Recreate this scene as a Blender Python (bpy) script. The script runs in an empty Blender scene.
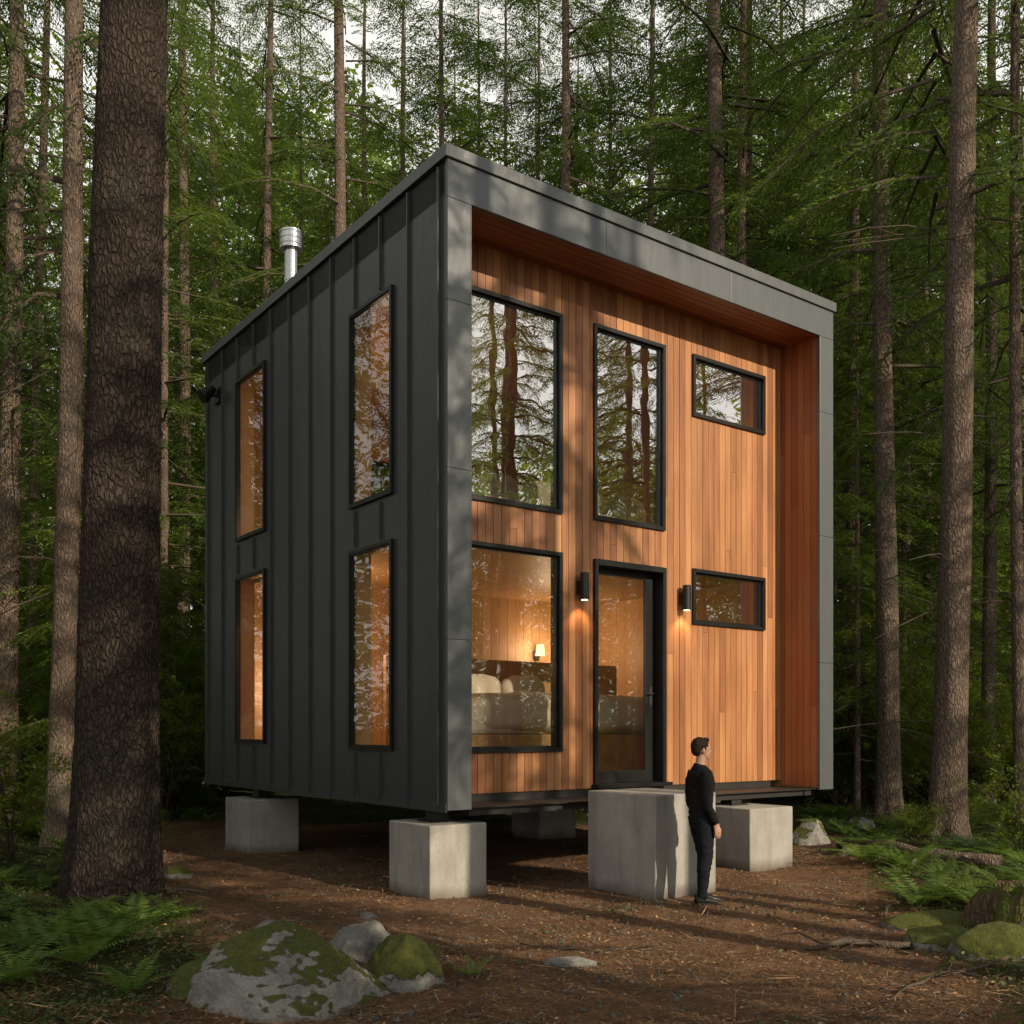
import bpy, bmesh, math, random
import numpy as np
from mathutils import Vector, Matrix, noise
random.seed(7); rng=np.random.default_rng(7)
S=bpy.context.scene; COL=S.collection
R=math.radians; F=1002.0; CH=1.86
def PX(px,Y): return (px-512)/F*Y
def YG(py): return CH*F/(py-730)
# ---------------------------------------------------------------- materials
class NT:
    def __init__(s,name):
        s.m=bpy.data.materials.new(name); s.m.use_nodes=True; s.t=s.m.node_tree; s.t.nodes.clear()
        s.out=s.n('ShaderNodeOutputMaterial')
    def n(s,typ,**k):
        nd=s.t.nodes.new(typ)
        for a,b in k.items():
            if a=='i':
                for q,v in b.items():
                    if isinstance(v,bpy.types.NodeSocket): s.t.links.new(v,nd.inputs[q])
                    else: nd.inputs[q].default_value=v
            else: setattr(nd,a,b)
        return nd
    def noise(s,vec,scale,detail=4,rough=.55,dist=0):
        return s.n('ShaderNodeTexNoise',i={'Vector':vec,'Scale':scale,'Detail':detail,'Roughness':rough,'Distortion':dist}).outputs['Fac']
    def vor(s,vec,scale,feature='F1'):
        return s.n('ShaderNodeTexVoronoi',feature=feature,i={'Vector':vec,'Scale':scale}).outputs['Distance']
    def mapv(s,vec,sc=(1,1,1)):
        return s.n('ShaderNodeMapping',i={'Vector':vec,'Scale':sc}).outputs[0]
    def ramp(s,fac,stops):
        r=s.n('ShaderNodeValToRGB',i={'Fac':fac}); e=r.color_ramp.elements
        while len(e)<len(stops): e.new(.5)
        for el,(p,c) in zip(e,stops):
            el.position=p; el.color=(c[0],c[1],c[2],1)
        return r.outputs[0]
    def mix(s,f,a,b,mode='MIX'):
        nd=s.n('ShaderNodeMix',data_type='RGBA',blend_type=mode)
        for i,v in ((0,f),(6,a),(7,b)):
            if isinstance(v,bpy.types.NodeSocket): s.t.links.new(v,nd.inputs[i])
            else: nd.inputs[i].default_value=v if i==0 else (v[0],v[1],v[2],1)
        return nd.outputs[2]
    def math(s,op,a,b=0,c=0,clamp=False):
        return s.n('ShaderNodeMath',operation=op,use_clamp=clamp,i={0:a,1:b,2:c}).outputs[0]
    def bump(s,h,st,dist=.02):
        return s.n('ShaderNodeBump',i={'Height':h,'Strength':st,'Distance':dist}).outputs[0]
    def bsdf(s,**k):
        b=s.n('ShaderNodeBsdfPrincipled',i={q.replace('_',' '):(v+(1,) if isinstance(v,tuple) and len(v)==3 else v) for q,v in k.items()})
        s.t.links.new(b.outputs[0],s.out.inputs[0]); return b
    def pos(s): return s.n('ShaderNodeNewGeometry').outputs['Position']
    def obj(s): return s.n('ShaderNodeTexCoord').outputs['Object']
    def rnd(s): return s.n('ShaderNodeObjectInfo').outputs['Random']
    def attr(s,name): return s.n('ShaderNodeAttribute',attribute_name=name).outputs['Fac']
def m_bark(name,a,b,sc=1.,bs=1.,lich=(.085,.085,.06),zs=2.6,dist=.04,lm=2.2):
    m=NT(name); wv=m.n('ShaderNodeVectorMath',operation='ADD',i={0:m.pos(),1:m.n('ShaderNodeVectorMath',operation='SCALE',i={0:m.n('ShaderNodeTexNoise',i={'Vector':m.pos(),'Scale':7.,'Detail':2.}).outputs['Color'],'Scale':.09}).outputs[0]}).outputs[0]
    v=m.mapv(wv,(9*sc,9*sc,zs*sc)); w=m.mapv(m.pos(),(26*sc,26*sc,8*sc))
    n1=m.vor(v,1.6,'DISTANCE_TO_EDGE'); n2=m.noise(w,1,6); n3=m.noise(m.pos(),.9 if lm<3 else 3.5,3)
    h=m.math('ADD',m.math('MULTIPLY',m.math('MINIMUM',n1,.25),2.4),n2)
    c=m.mix(m.math('MULTIPLY',h,.66,clamp=True),a,b)
    c=m.mix(m.math('MULTIPLY',m.math('SUBTRACT',n3,.5 if lm<3 else .42,clamp=True),lm,clamp=True),c,lich)
    m.bsdf(Base_Color=c,Roughness=.92,Normal=m.bump(h,bs,dist),Specular_IOR_Level=.2); return m.m
def m_leaf(name,a,b,tr=.35,rough=.5):
    m=NT(name); n=m.noise(m.pos(),.8,2); n2=m.noise(m.pos(),14,1)
    f=m.math('ADD',m.math('MULTIPLY',n,.6),m.math('ADD',m.math('MULTIPLY',n2,.45),m.math('MULTIPLY',m.rnd(),.4)))
    c=m.ramp(f,[(.38,a),(.95,b)])
    p=m.bsdf(Base_Color=c,Roughness=rough)
    t=m.n('ShaderNodeBsdfTranslucent',i={'Color':m.mix(.5,c,(b[0]*1.6,b[1]*1.5,b[2]*.6))})
    x=m.n('ShaderNodeMixShader',i={0:tr,1:p.outputs[0],2:t.outputs[0]}); m.t.links.new(x.outputs[0],m.out.inputs[0]); return m.m
def m_wood(name,axis,cols,sheen=.45,tw=.45):
    m=NT(name); s=[26,26,26]; s[axis]=.9; t=m.attr('tint')
    off=m.n('ShaderNodeCombineXYZ',i={0:m.math('MULTIPLY',t,37),1:m.math('MULTIPLY',t,11),2:m.math('MULTIPLY',t,53)}).outputs[0]
    vv=m.n('ShaderNodeVectorMath',operation='ADD',i={0:m.mapv(m.obj(),tuple(s)),1:off}).outputs[0]
    g=m.noise(vv,1.,7,.65,.6); g2=m.noise(m.mapv(m.obj(),tuple(2.5 if i!=axis else .7 for i in range(3))),1,3)
    f=m.math('ADD',m.math('MULTIPLY_ADD',t,tw,(.6-tw)*.5),m.math('ADD',m.math('MULTIPLY',g,.62),m.math('MULTIPLY',m.math('SUBTRACT',g2,.58),.55)))
    c=m.ramp(f,[(.08,cols[0]),(.45,cols[1]),(.72,cols[2]),(1,cols[3])])
    m.bsdf(Base_Color=c,Roughness=m.math('ADD',m.math('MULTIPLY',g,.25),sheen-.1),Normal=m.bump(g,.3,.004)); return m.m
def m_plain(name,c,rough=.5,metal=0,bs=.0,bsc=20,var=.25,spec=.5):
    m=NT(name); n=m.noise(m.obj(),bsc,5); n2=m.noise(m.obj(),bsc*.12,4)
    cc=m.mix(n2,tuple(x*(1-var) for x in c),tuple(x*(1+var) for x in c))
    k=dict(Base_Color=cc,Roughness=m.math('ADD',m.math('MULTIPLY',n2,.16),rough-.08),Metallic=metal,Specular_IOR_Level=spec)
    if bs: k['Normal']=m.bump(n,bs,.01)
    m.bsdf(**k); return m.m
def m_metal(name,c,rough,v=.25,bs=.45):
    m=NT(name); n=m.noise(m.mapv(m.obj(),(2.2,2.2,.7)),1,3); n2=m.noise(m.obj(),5,5,.6); n3=m.noise(m.mapv(m.obj(),(30,30,1.5)),1,3)
    f=m.math('ADD',m.math('MULTIPLY',n2,.5),m.math('MULTIPLY',n3,.5))
    m.bsdf(Base_Color=m.mix(f,tuple(x*(1-v) for x in c),tuple(x*(1+v) for x in c)),Metallic=.35,Roughness=m.math('ADD',m.math('MULTIPLY',f,.2),rough-.1),Normal=m.bump(n,bs,.05)); return m.m
def m_conc():
    m=NT('concrete'); o=m.pos(); n=m.noise(o,2.2,6,.65); n2=m.noise(o,22,5,.7); v=m.vor(o,26); st=m.noise(m.mapv(o,(5,5,.8)),1,4)
    pit=m.math('LESS_THAN',v,.13); pit=m.math('MULTIPLY',pit,m.math('GREATER_THAN',n,.5))
    c=m.mix(n,(.17,.165,.15),(.46,.44,.41)); c=m.mix(m.math('MULTIPLY',m.math('SUBTRACT',st,.5,clamp=True),2.6,clamp=True),c,(.15,.14,.12)); c=m.mix(pit,c,(.09,.085,.08))
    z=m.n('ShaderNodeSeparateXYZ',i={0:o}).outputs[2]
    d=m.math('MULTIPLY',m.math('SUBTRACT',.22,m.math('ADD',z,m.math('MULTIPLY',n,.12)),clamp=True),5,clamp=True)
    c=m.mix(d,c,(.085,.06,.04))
    m.bsdf(Base_Color=c,Roughness=.85,Normal=m.bump(m.math('SUBTRACT',n2,m.math('MULTIPLY',pit,1.5)),.35,.012)); return m.m
def m_rock(name,moss,br=1.):
    m=NT(name); o=m.pos(); g=m.n('ShaderNodeNewGeometry').outputs['Normal']; nz=m.n('ShaderNodeSeparateXYZ',i={0:g}).outputs[2]
    n=m.noise(o,3,7,.65); n2=m.noise(o,45,4,.7); v=m.vor(o,60); n5=m.noise(o,11,6,.75)
    c=m.ramp(n,[(.3,(.06*br,.06*br,.057*br)),(.5,(.14*br,.135*br,.125*br)),(.7,(.25*br,.24*br,.22*br))]); c=m.mix(m.math('MULTIPLY',n2,.6),c,m.mix(v,(.07*br,.07*br,.07*br),(.28*br,.27*br,.25*br)))
    f=m.math('ADD',m.math('MULTIPLY',nz,.6),m.math('ADD',m.math('MULTIPLY',m.noise(o,2.6,4,.6),1.2),m.math('MULTIPLY',n5,.35)))
    f=m.math('MULTIPLY',m.math('SUBTRACT',f,1.38-moss,clamp=True),18,clamp=True)
    gr=m.mix(m.noise(o,30,3),(.026,.04,.006),(.17,.19,.025))
    h=m.math('ADD',m.math('ADD',m.math('MULTIPLY',n2,.5),m.math('MULTIPLY',n5,1.2)),m.math('MULTIPLY',f,m.math('ADD',.8,m.noise(o,90,3))))
    m.bsdf(Base_Color=m.mix(f,c,gr),Roughness=.9,Normal=m.bump(h,.9,.035)); return m.m
def m_ground():
    m=NT('forest_floor'); o=m.pos(); g=m.attr('green')
    n=m.noise(o,1.3,6,.65); n2=m.noise(o,14,6,.7); n3=m.noise(o,70,4,.7); v=m.vor(m.mapv(o,(38,60,38)),1)
    c=m.ramp(m.math('ADD',m.math('MULTIPLY',n,.5),m.math('MULTIPLY',n2,.5)),[(.3,(.09,.05,.028)),(.5,(.26,.142,.078)),(.68,(.48,.28,.155))])
    c=m.mix(m.math('MULTIPLY',m.math('LESS_THAN',v,.22),.55),c,(.44,.27,.16)); c=m.mix(m.math('MULTIPLY',m.math('GREATER_THAN',n3,.58),.75),c,(.045,.028,.018))
    gg=m.math('MULTIPLY',m.math('SUBTRACT',m.math('ADD',g,m.math('MULTIPLY',m.math('SUBTRACT',n2,.5),1.3)),.45,clamp=True),3.,clamp=True)
    c=m.mix(gg,c,m.mix(n3,(.02,.026,.009),(.08,.10,.026)))
    h=m.math('ADD',m.math('MULTIPLY',n2,1.3),m.math('ADD',m.math('MULTIPLY',n3,.9),m.math('MULTIPLY',v,.3)))
    m.bsdf(Base_Color=c,Roughness=.95,Normal=m.bump(h,1.,.07),Specular_IOR_Level=.2); return m.m
def m_glass(name,fac,tint=(.95,.93,.88)):
    m=NT(name); t=m.n('ShaderNodeBsdfTransparent',i={'Color':tint+(1,)})
    nn=m.bump(m.noise(m.obj(),1.3,2),.04,.05)
    g=m.n('ShaderNodeBsdfGlossy',i={'Color':(.97,.98,1,1),'Roughness':.0,'Normal':nn})
    ge=m.n('ShaderNodeNewGeometry'); dt=m.n('ShaderNodeVectorMath',operation='DOT_PRODUCT',i={0:ge.outputs['Incoming'],1:ge.outputs['Normal']}).outputs['Value']
    fr=m.math('MULTIPLY_ADD',m.math('POWER',m.math('SUBTRACT',1,m.math('ABSOLUTE',dt),clamp=True),5),.9,.05+fac)
    x=m.n('ShaderNodeMixShader',i={0:m.math('ADD',fr,0,clamp=True),1:t.outputs[0],2:g.outputs[0]}); m.t.links.new(x.outputs[0],m.out.inputs[0]); return m.m
def m_emit(name,c,s):
    m=NT(name); e=m.n('ShaderNodeEmission',i={'Color':c+(1,),'Strength':s}); m.t.links.new(e.outputs[0],m.out.inputs[0]); return m.m
def m_needle_litter():
    m=NT('litter'); t=m.attr('tint')
    m.bsdf(Base_Color=m.ramp(t,[(0,(.045,.028,.016)),(.4,(.17,.09,.045)),(.75,(.32,.185,.09)),(1,(.42,.29,.16))]),Roughness=.8); return m.m
M=dict(
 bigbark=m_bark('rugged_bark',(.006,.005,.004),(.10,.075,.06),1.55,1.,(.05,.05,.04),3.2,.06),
 bark=m_bark('conifer_bark',(.035,.028,.024),(.27,.20,.155),1.6,.9,(.11,.11,.085)),
 mossbark=m_bark('mossy_bark',(.03,.02,.015),(.2,.13,.09),1.8,.9,(.09,.12,.018),2.6,.04,9.),
 twig=m_bark('twig_bark',(.05,.038,.03),(.17,.13,.10),3,.5),
 needle=m_leaf('needles',(.028,.062,.019),(.125,.19,.042),.45),
 needle2=m_leaf('young_needles',(.045,.085,.02),(.18,.265,.045),.5),
 leaf=m_leaf('broad_leaves',(.05,.10,.012),(.22,.29,.035),.5),
 fern=m_leaf('fern_green',(.04,.085,.018),(.15,.24,.045),.45),
 cover=m_leaf('ground_cover',(.02,.04,.009),(.09,.13,.03),.3),
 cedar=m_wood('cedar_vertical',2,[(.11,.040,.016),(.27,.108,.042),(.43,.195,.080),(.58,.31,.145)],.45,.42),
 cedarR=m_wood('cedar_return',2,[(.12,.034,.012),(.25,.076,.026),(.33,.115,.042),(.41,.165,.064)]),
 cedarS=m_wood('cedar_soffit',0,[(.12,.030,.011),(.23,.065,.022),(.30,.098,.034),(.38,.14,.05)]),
 ply=m_wood('interior_wood',2,[(.34,.19,.09),(.46,.275,.135),(.52,.32,.165),(.58,.37,.2)]),
 metal=m_metal('dark_standing_seam',(.068,.074,.080),.36),
 fascia=m_metal('sunlit_grey_fascia',(.11,.12,.13),.40,.08,.2),  # grey lightened to carry the sunlight on the front
 cap=m_metal('roof_flashing',(.115,.123,.13),.4,.12),
 black=m_plain('black_frame',(.010,.010,.010),.38,.2,0,20),
 steel=m_plain('black_steel',(.035,.033,.032),.5,.4,.2),
 chrome=m_plain('stainless',(.62,.62,.62),.28,1,.1,8,.1),
 conc=m_conc(), rock=m_rock('granite_moss',.24,1.7), rock2=m_rock('granite_bare',-.1,1.3), mossrock=m_rock('heavy_moss',.45,1.4),
 ground=m_ground(), glassU=m_glass('upper_glass',.52), glassL=m_glass('lower_glass',.16), glassS=m_glass('side_glass',.05),glassM=m_glass('small_glass',.32),
 linen=m_plain('linen',(.60,.55,.47),.95,0,.35,16,.12,.1),
 lamp=m_emit('lamp_glow',(1,.58,.24),4.2), sglow=m_emit('sconce_glow',(1,.6,.28),8),
 litter=m_needle_litter(), pebble=m_rock('pebble',-.6,.8),
 skin=m_plain('skin',(.42,.24,.17),.55,0,0,20,.08), hair=m_plain('hair',(.020,.012,.008),.7,0,.5,80,.25,.15), 
 sweater=m_plain('charcoal_knit',(.014,.014,.015),.95,0,.5,120,.25,.05), jeans=m_plain('dark_denim',(.012,.013,.018),.9,0,.4,140,.25,.1), shoe=m_plain('shoe',(.008,.008,.007),.55,0,0,20,.2,.3))
# ---------------------------------------------------------------- mesh helpers
class MB:
    def __init__(s): s.v=[]; s.f=[]; s.m=[]; s.t=[]
    def quad(s,ps,mi=0,t=0.):
        b=len(s.v); s.v+= [tuple(p) for p in ps]; s.f.append(tuple(range(b,b+len(ps)))); s.m.append(mi); s.t.append(t)
    def hexa(s,P,t=0.,mi=0):
        b=len(s.v); s.v+=P
        for q in ((0,2,3,1),(4,5,7,6),(0,1,5,4),(2,6,7,3),(0,4,6,2),(1,3,7,5)): s.f.append(tuple(b+i for i in q)); s.m.append(mi); s.t.append(t)
    def box(s,x0,x1,y0,y1,z0,z1,mi=0,t=0.): s.hexa([(x,y,z) for z in (z0,z1) for y in (y0,y1) for x in (x0,x1)],t,mi)
    def fbox(s,fn,a0,a1,z0,z1,d0,d1,t=0.): s.hexa([fn(x,z,y) for z in (z0,z1) for y in (d0,d1) for x in (a0,a1)],t)
    def tube(s,pts,n=10,mi=0,t=0.,ref=None,wob=0.):
        P=[Vector(p[:3]) for p in pts]; b=len(s.v)
        for i,p in enumerate(pts):
            d=(P[min(i+1,len(P)-1)]-P[max(i-1,0)]).normalized()
            rf=Vector(ref) if ref else (Vector((1,0,0)) if abs(d.x)<.9 else Vector((0,0,1)))
            a=(rf-d*rf.dot(d)).normalized(); c=d.cross(a)
            ra=p[3]; rb=p[4] if len(p)>4 else ra
            for k in range(n):
                th=2*math.pi*k/n; w=1+(random.uniform(-wob,wob) if wob else 0)
                s.v.append(tuple(P[i]+a*math.cos(th)*ra*w+c*math.sin(th)*rb*w))
        for i in range(len(pts)-1):
            for k in range(n):
                k2=(k+1)%n; s.f.append((b+i*n+k,b+i*n+k2,b+(i+1)*n+k2,b+(i+1)*n+k)); s.m.append(mi); s.t.append(t)
        e=b+(len(pts)-1)*n
        s.f.append(tuple(b+k for k in reversed(range(n)))); s.m.append(mi); s.t.append(t)
        s.f.append(tuple(e+k for k in range(n))); s.m.append(mi); s.t.append(t)
    def ell(s,c,r,n=16,mi=0):
        b=len(s.v); h=n//2
        for i in range(1,h):
            ph=math.pi*i/h
            for k in range(n):
                th=2*math.pi*k/n; s.v.append((c[0]+r[0]*math.sin(ph)*math.cos(th),c[1]+r[1]*math.sin(ph)*math.sin(th),c[2]+r[2]*math.cos(ph)))
        for q in (1,-1): s.v.append((c[0],c[1],c[2]+r[2]*q))
        T=len(s.v)-2; B=T+1
        for i in range(h-2):
            for k in range(n):
                k2=(k+1)%n; s.f.append((b+i*n+k,b+(i+1)*n+k,b+(i+1)*n+k2,b+i*n+k2)); s.m.append(mi); s.t.append(0)
        for k in range(n):
            k2=(k+1)%n; s.f.append((T,b+k,b+k2)); s.f.append((B,b+(h-2)*n+k2,b+(h-2)*n+k)); s.m+= [mi,mi]; s.t+=[0,0]
    def mesh(s,name,mats):
        me=bpy.data.meshes.new(name); me.from_pydata(s.v,[],s.f)
        for m in (mats if isinstance(mats,(list,tuple)) else [mats]): me.materials.append(m)
        me.polygons.foreach_set('material_index',s.m)
        a=me.attributes.new('tint','FLOAT','FACE'); a.data.foreach_set('value',s.t); me.update(); return me
    def build(s,name,mats,parent=None,smooth=False,bevel=0):
        me=s.mesh(name,mats); o=bpy.data.objects.new(name,me); COL.objects.link(o); o.parent=parent
        if smooth: me.shade_smooth()
        if bevel:
            b=o.modifiers.new('bevel','BEVEL'); b.width=bevel; b.segments=2; b.limit_method='ANGLE'
        return o
def nmesh(name,V,Fc,mats,mi=None,tint=None,smooth=False):
    me=bpy.data.meshes.new(name); V=np.asarray(V,np.float32); Fc=np.asarray(Fc,np.int32); k=Fc.shape[1]
    me.vertices.add(len(V)); me.vertices.foreach_set('co',V.ravel()); me.loops.add(Fc.size); me.loops.foreach_set('vertex_index',Fc.ravel())
    me.polygons.add(len(Fc)); me.polygons.foreach_set('loop_start',np.arange(0,Fc.size,k,dtype=np.int32))
    for m in mats: me.materials.append(m)
    if mi is not None: me.polygons.foreach_set('material_index',np.asarray(mi,np.int32))
    if tint is not None:
        a=me.attributes.new('tint','FLOAT','FACE'); a.data.foreach_set('value',np.asarray(tint,np.float32))
    me.update(calc_edges=True); me.validate()
    if smooth: me.shade_smooth()
    return me
def diamonds(b,d,s,L,W):
    L=np.asarray(L)[:,None]; W=np.asarray(W)[:,None]
    p=np.stack([b,b+d*L*.45+s*W*.5,b+d*L,b+d*L*.45-s*W*.5],1); n=len(b)
    return p.reshape(-1,3),np.arange(n*4).reshape(-1,4)
def unit(a): return a/np.maximum(np.linalg.norm(a,axis=-1,keepdims=True),1e-6)
def link(name,me,parent=None,loc=(0,0,0),rz=0,sc=None):
    o=bpy.data.objects.new(name,me); COL.objects.link(o); o.parent=parent; o.location=loc; o.rotation_euler=(0,0,rz)
    if sc: o.scale=sc
    return o
def tag(o,label,cat,group=None,kind=None):
    o['label']=label; o['category']=cat
    if group: o['group']=group
    if kind: o['kind']=kind
    return o
def thing(name,label,cat,loc=(0,0,0),rz=0,group=None):
    return tag(link(name,None,None,loc,rz),label,cat,group)
# ---------------------------------------------------------------- ground
def sm(x): x=max(0,min(1,x)); return x*x*(3-2*x)
def green(x,y):
    xl=-2.3-.46*(y-8); xr=3.7+.22*(y-9)
    if y<8: xl=-2.3
    g=max(sm((xl-x)/1.2+.5),sm((x-xr)/1.2+.5),sm((y-18.5)/1.5))
    return 0 if y<4 else g
def gh(x,y):
    g=green(x,y); v=Vector((x,y,0))
    h=.05*noise.noise(v*.35)+.02*noise.noise(v*1.7)
    h+=g*(.07+.12*noise.noise(v*.6+Vector((5,5,0)))+.04*noise.noise(v*2.1))
    return h+sm((math.hypot(x,y-14)-22)/40)*(1.2+1.5*noise.noise(v*.03))
N=420; tt=np.linspace(-1,1,N); cx=11*tt+150*tt**5; cy=11+11*tt+150*tt**5
V=[];G=[]
for y in cy:
    for x in cx:
        z=gh(x,y)
        if abs(x)<14 and 3<y<24: z+=.016*noise.noise(Vector((x*5,y*5,0)))+.009*noise.noise(Vector((x*14,y*14,3)))
        V.append((x,y,z)); G.append(green(x,y))
ii=np.arange(N*N).reshape(N,N); Fc=np.stack([ii[:-1,:-1],ii[:-1,1:],ii[1:,1:],ii[1:,:-1]],-1).reshape(-1,4)
gm=nmesh('ground',V,Fc,[M['ground']],smooth=True); a=gm.attributes.new('green','FLOAT','POINT'); a.data.foreach_set('value',np.array(G,np.float32))
g=link('ground',gm); g['kind']='structure'; g['label']='brown needle strewn dirt clearing with mossy edges'
# ---------------------------------------------------------------- house
C0=Vector((-.707,10.9,0)); RZ=math.atan2(.593,.805); Mt=Matrix.Translation(C0)@Matrix.Rotation(RZ,4,'Z')
H=thing('modern_cabin','two storey dark metal and cedar cabin raised on concrete blocks in the clearing','house',C0,RZ)
W,D,Z0,Z1=6.8,7.6,.99,8.18; FT=.29; RC=.70; SO=7.68
fL=lambda a,z,d:(d,a,z); fF=lambda a,z,d:(a,RC+d,z)
def panel(mb,fn,a0,a1,z0,z1,holes,d0,d1,mi=0):
    A=sorted({a0,a1}|{q for h in holes for q in h[:2] if a0<q<a1}); Z=sorted({z0,z1}|{q for h in holes for q in h[2:] if z0<q<z1})
    na,nz=len(A)-1,len(Z)-1
    def fill(i,j):
        if not(0<=i<na and 0<=j<nz): return False
        ca,cz=(A[i]+A[i+1])/2,(Z[j]+Z[j+1])/2
        return not any(h[0]<ca<h[1] and h[2]<cz<h[3] for h in holes)
    for i in range(na):
        for j in range(nz):
            if not fill(i,j): continue
            p,q,r,s=A[i],A[i+1],Z[j],Z[j+1]
            mb.quad([fn(p,r,d0),fn(q,r,d0),fn(q,s,d0),fn(p,s,d0)],mi,.5); mb.quad([fn(p,r,d1),fn(p,s,d1),fn(q,s,d1),fn(q,r,d1)],mi,.5)
            if not fill(i-1,j): mb.quad([fn(p,r,d0),fn(p,s,d0),fn(p,s,d1),fn(p,r,d1)],mi,.5)
            if not fill(i+1,j): mb.quad([fn(q,r,d0),fn(q,r,d1),fn(q,s,d1),fn(q,s,d0)],mi,.5)
            if not fill(i,j-1): mb.quad([fn(p,r,d0),fn(p,r,d1),fn(q,r,d1),fn(q,r,d0)],mi,.5)
            if not fill(i,j+1): mb.quad([fn(p,s,d0),fn(q,s,d0),fn(q,s,d1),fn(p,s,d1)],mi,.5)
def cutseg(segs,h0,h1):
    ns=[]
    for s0,s1 in segs:
        if h0>s0: ns.append((s0,min(s1,h0)))
        if h1<s1: ns.append((max(s0,h1),s1))
    return [x for x in ns if x[1]-x[0]>.005]
def boards(mb,fn,a0,a1,w,z0,z1,holes,d0,d1,gap=.007):
    a=a0
    while a<a1-.01:
        b=min(a+w,a1); e0,e1=a+gap/2,b-gap/2
        cuts=sorted({e0,e1}|{q for h in holes for q in h[:2] if e0<q<e1}); joint=random.uniform(z0+1,z1-1) if random.random()<.6 else None
        t1,t2=random.random(),random.random()
        for p,q in zip(cuts,cuts[1:]):
            segs=[(z0,z1)]; c=(p+q)/2
            for h in holes:
                if h[0]<c<h[1]: segs=cutseg(segs,h[2],h[3])
            for s0,s1 in segs:
                dj=random.uniform(-.0015,.0015)
                pr=[(s0,s1,t1)] if not joint or not s0+.1<joint<s1-.1 else [(s0,joint-.002,t1),(joint+.002,s1,t2)]
                for u0,u1,tv in pr: mb.fbox(fn,p,q,u0,u1,d0+dj,d1,tv)
        a=b
LW=[(1.157,2.25,4.66,7.11),(1.157,2.25,1.62,4.11),(4.97,6.13,4.83,7.35),(4.97,6.13,1.66,4.26)]
FW=[(.70,2.17,4.61,7.14),(2.71,4.0,4.61,7.16),(4.555,6.1,6.30,7.17),(4.555,6.1,3.36,4.14),(.70,2.17,1.59,4.11)]
DR=(2.71,4.0,1.12,4.09)
def seams(mb,fn,L,holes):
    a=.14
    while a<L-.1:
        segs=[(Z0+.01,Z1-.14)]
        for h in holes:
            if h[0]-.05<a<h[1]+.05: segs=cutseg(segs,h[2]-.05,h[3]+.05)
        for s0,s1 in segs: mb.fbox(fn,a-.010,a+.010,s0,s1,-.038,.002)
        a+=.66
MD=.05
w=MB(); panel(w,fL,.012,D,Z0,Z1-.1,LW,0,MD); seams(w,fL,D,LW); w.box(-.02,.0,.0,D,Z0-.03,Z0+.07); w.build('side_wall',M['metal'],H)
fR=lambda a,z,d:(W-d,a,z)
w=MB(); panel(w,fR,.012,D,Z0,Z1-.1,[],0,MD); seams(w,fR,D,[]); w.build('side_wall',M['metal'],H)
fB=lambda a,z,d:(a,D-d,z); BH=[(2.6,4.2,5.0,6.9)]
w=MB(); panel(w,fB,FT-.02,W-FT+.02,Z0,Z1-.1,BH,0,.2); seams(w,fB,W,BH); w.build('back_wall',M['metal'],H)
w=MB(); panel(w,fL,.04,D-.002,1.0,SO,LW,MD+.002,FT-.02); panel(w,fR,.04,D-.002,1.0,SO,[],MD+.002,FT-.02); w.build('wall_framing',M['ply'],H)
holes=FW+[DR]
w=MB(); panel(w,fF,FT-.018,W-FT+.018,1.10,SO+.2,holes,.024,.2); w.build('wall_core',M['black'],H)
w=MB(); boards(w,fF,FT,W-FT-.02,.118,1.10,SO-.002,holes,0,.022); w.build('cedar_cladding',M['cedar'],H)
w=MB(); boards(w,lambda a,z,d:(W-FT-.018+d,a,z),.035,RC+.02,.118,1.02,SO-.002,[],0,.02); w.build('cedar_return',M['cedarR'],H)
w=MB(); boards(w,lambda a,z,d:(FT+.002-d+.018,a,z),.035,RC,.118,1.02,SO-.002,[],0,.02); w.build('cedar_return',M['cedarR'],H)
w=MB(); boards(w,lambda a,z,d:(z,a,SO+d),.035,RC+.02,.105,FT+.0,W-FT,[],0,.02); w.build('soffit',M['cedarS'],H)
w=MB()
zs=[Z0-.01,2.85,4.72,6.55,SO-.02]
for x0,x1 in ((-.004,FT+.022),(W-FT-.022,W+.004)):
    for p,q in zip(zs,zs[1:]): w.box(x0,x1,-.02,.034,p+.002,q-.002)
xs=[-.004,2.3,4.55,W+.004]
for p,q in zip(xs,xs[1:]): w.box(p+.002 if p>0 else p,q-.002 if q<W else q,-.02,.034,SO-.02+.002,Z1-.10)
w.build('fascia',M['fascia'],H,bevel=.003)
w=MB(); w.box(-.0,W,.034,D,SO+.022,Z1-.02); w.build('roof_deck',M['steel'],H)
w=MB(); w.box(-.045,W+.045,-.05,-.01+.03,Z1-.10,Z1+.04); w.box(-.045,.12,.02,D+.04,Z1-.10,Z1+.04); w.box(W-.12,W+.045,.02,D+.04,Z1-.10,Z1+.04); w.box(.12,W-.12,D-.1,D+.04,Z1-.1,Z1+.04); w.box(.12,W-.12,.02,D-.1,Z1-.02,Z1+.0)
w.build('roof_flashing',M['cap'],H,bevel=.006)
w=MB()
w.box(.52,W-.52,.72,.88,.90,1.095); w.box(.36,.52,.1,D-.05,.90,.985); w.box(W-.52,W-.36,.1,D-.05,.90,.985)
for t in (.12,2.6,4.9,7.2): w.box(.52,W-.52,t,t+.16,.90,.984)
w.box(.05,W-.05,.05,D-.05,.986,.999) 
w.build('floor_frame',M['steel'],H)
w=MB(); w.box(FT,W-FT,.9,D-.2,1.002,1.08); w.build('ground_floor',M['ply'],H)
w=MB(); w.box(FT,W-FT,.9,D-.2,4.2,4.5); w.build('upper_floor',M['ply'],H)
w=MB(); boards(w,lambda a,z,d:(FT-.018+d,a,z),.9,D-.2,.22,1.08,SO,LW,0,.016,.004)
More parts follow.
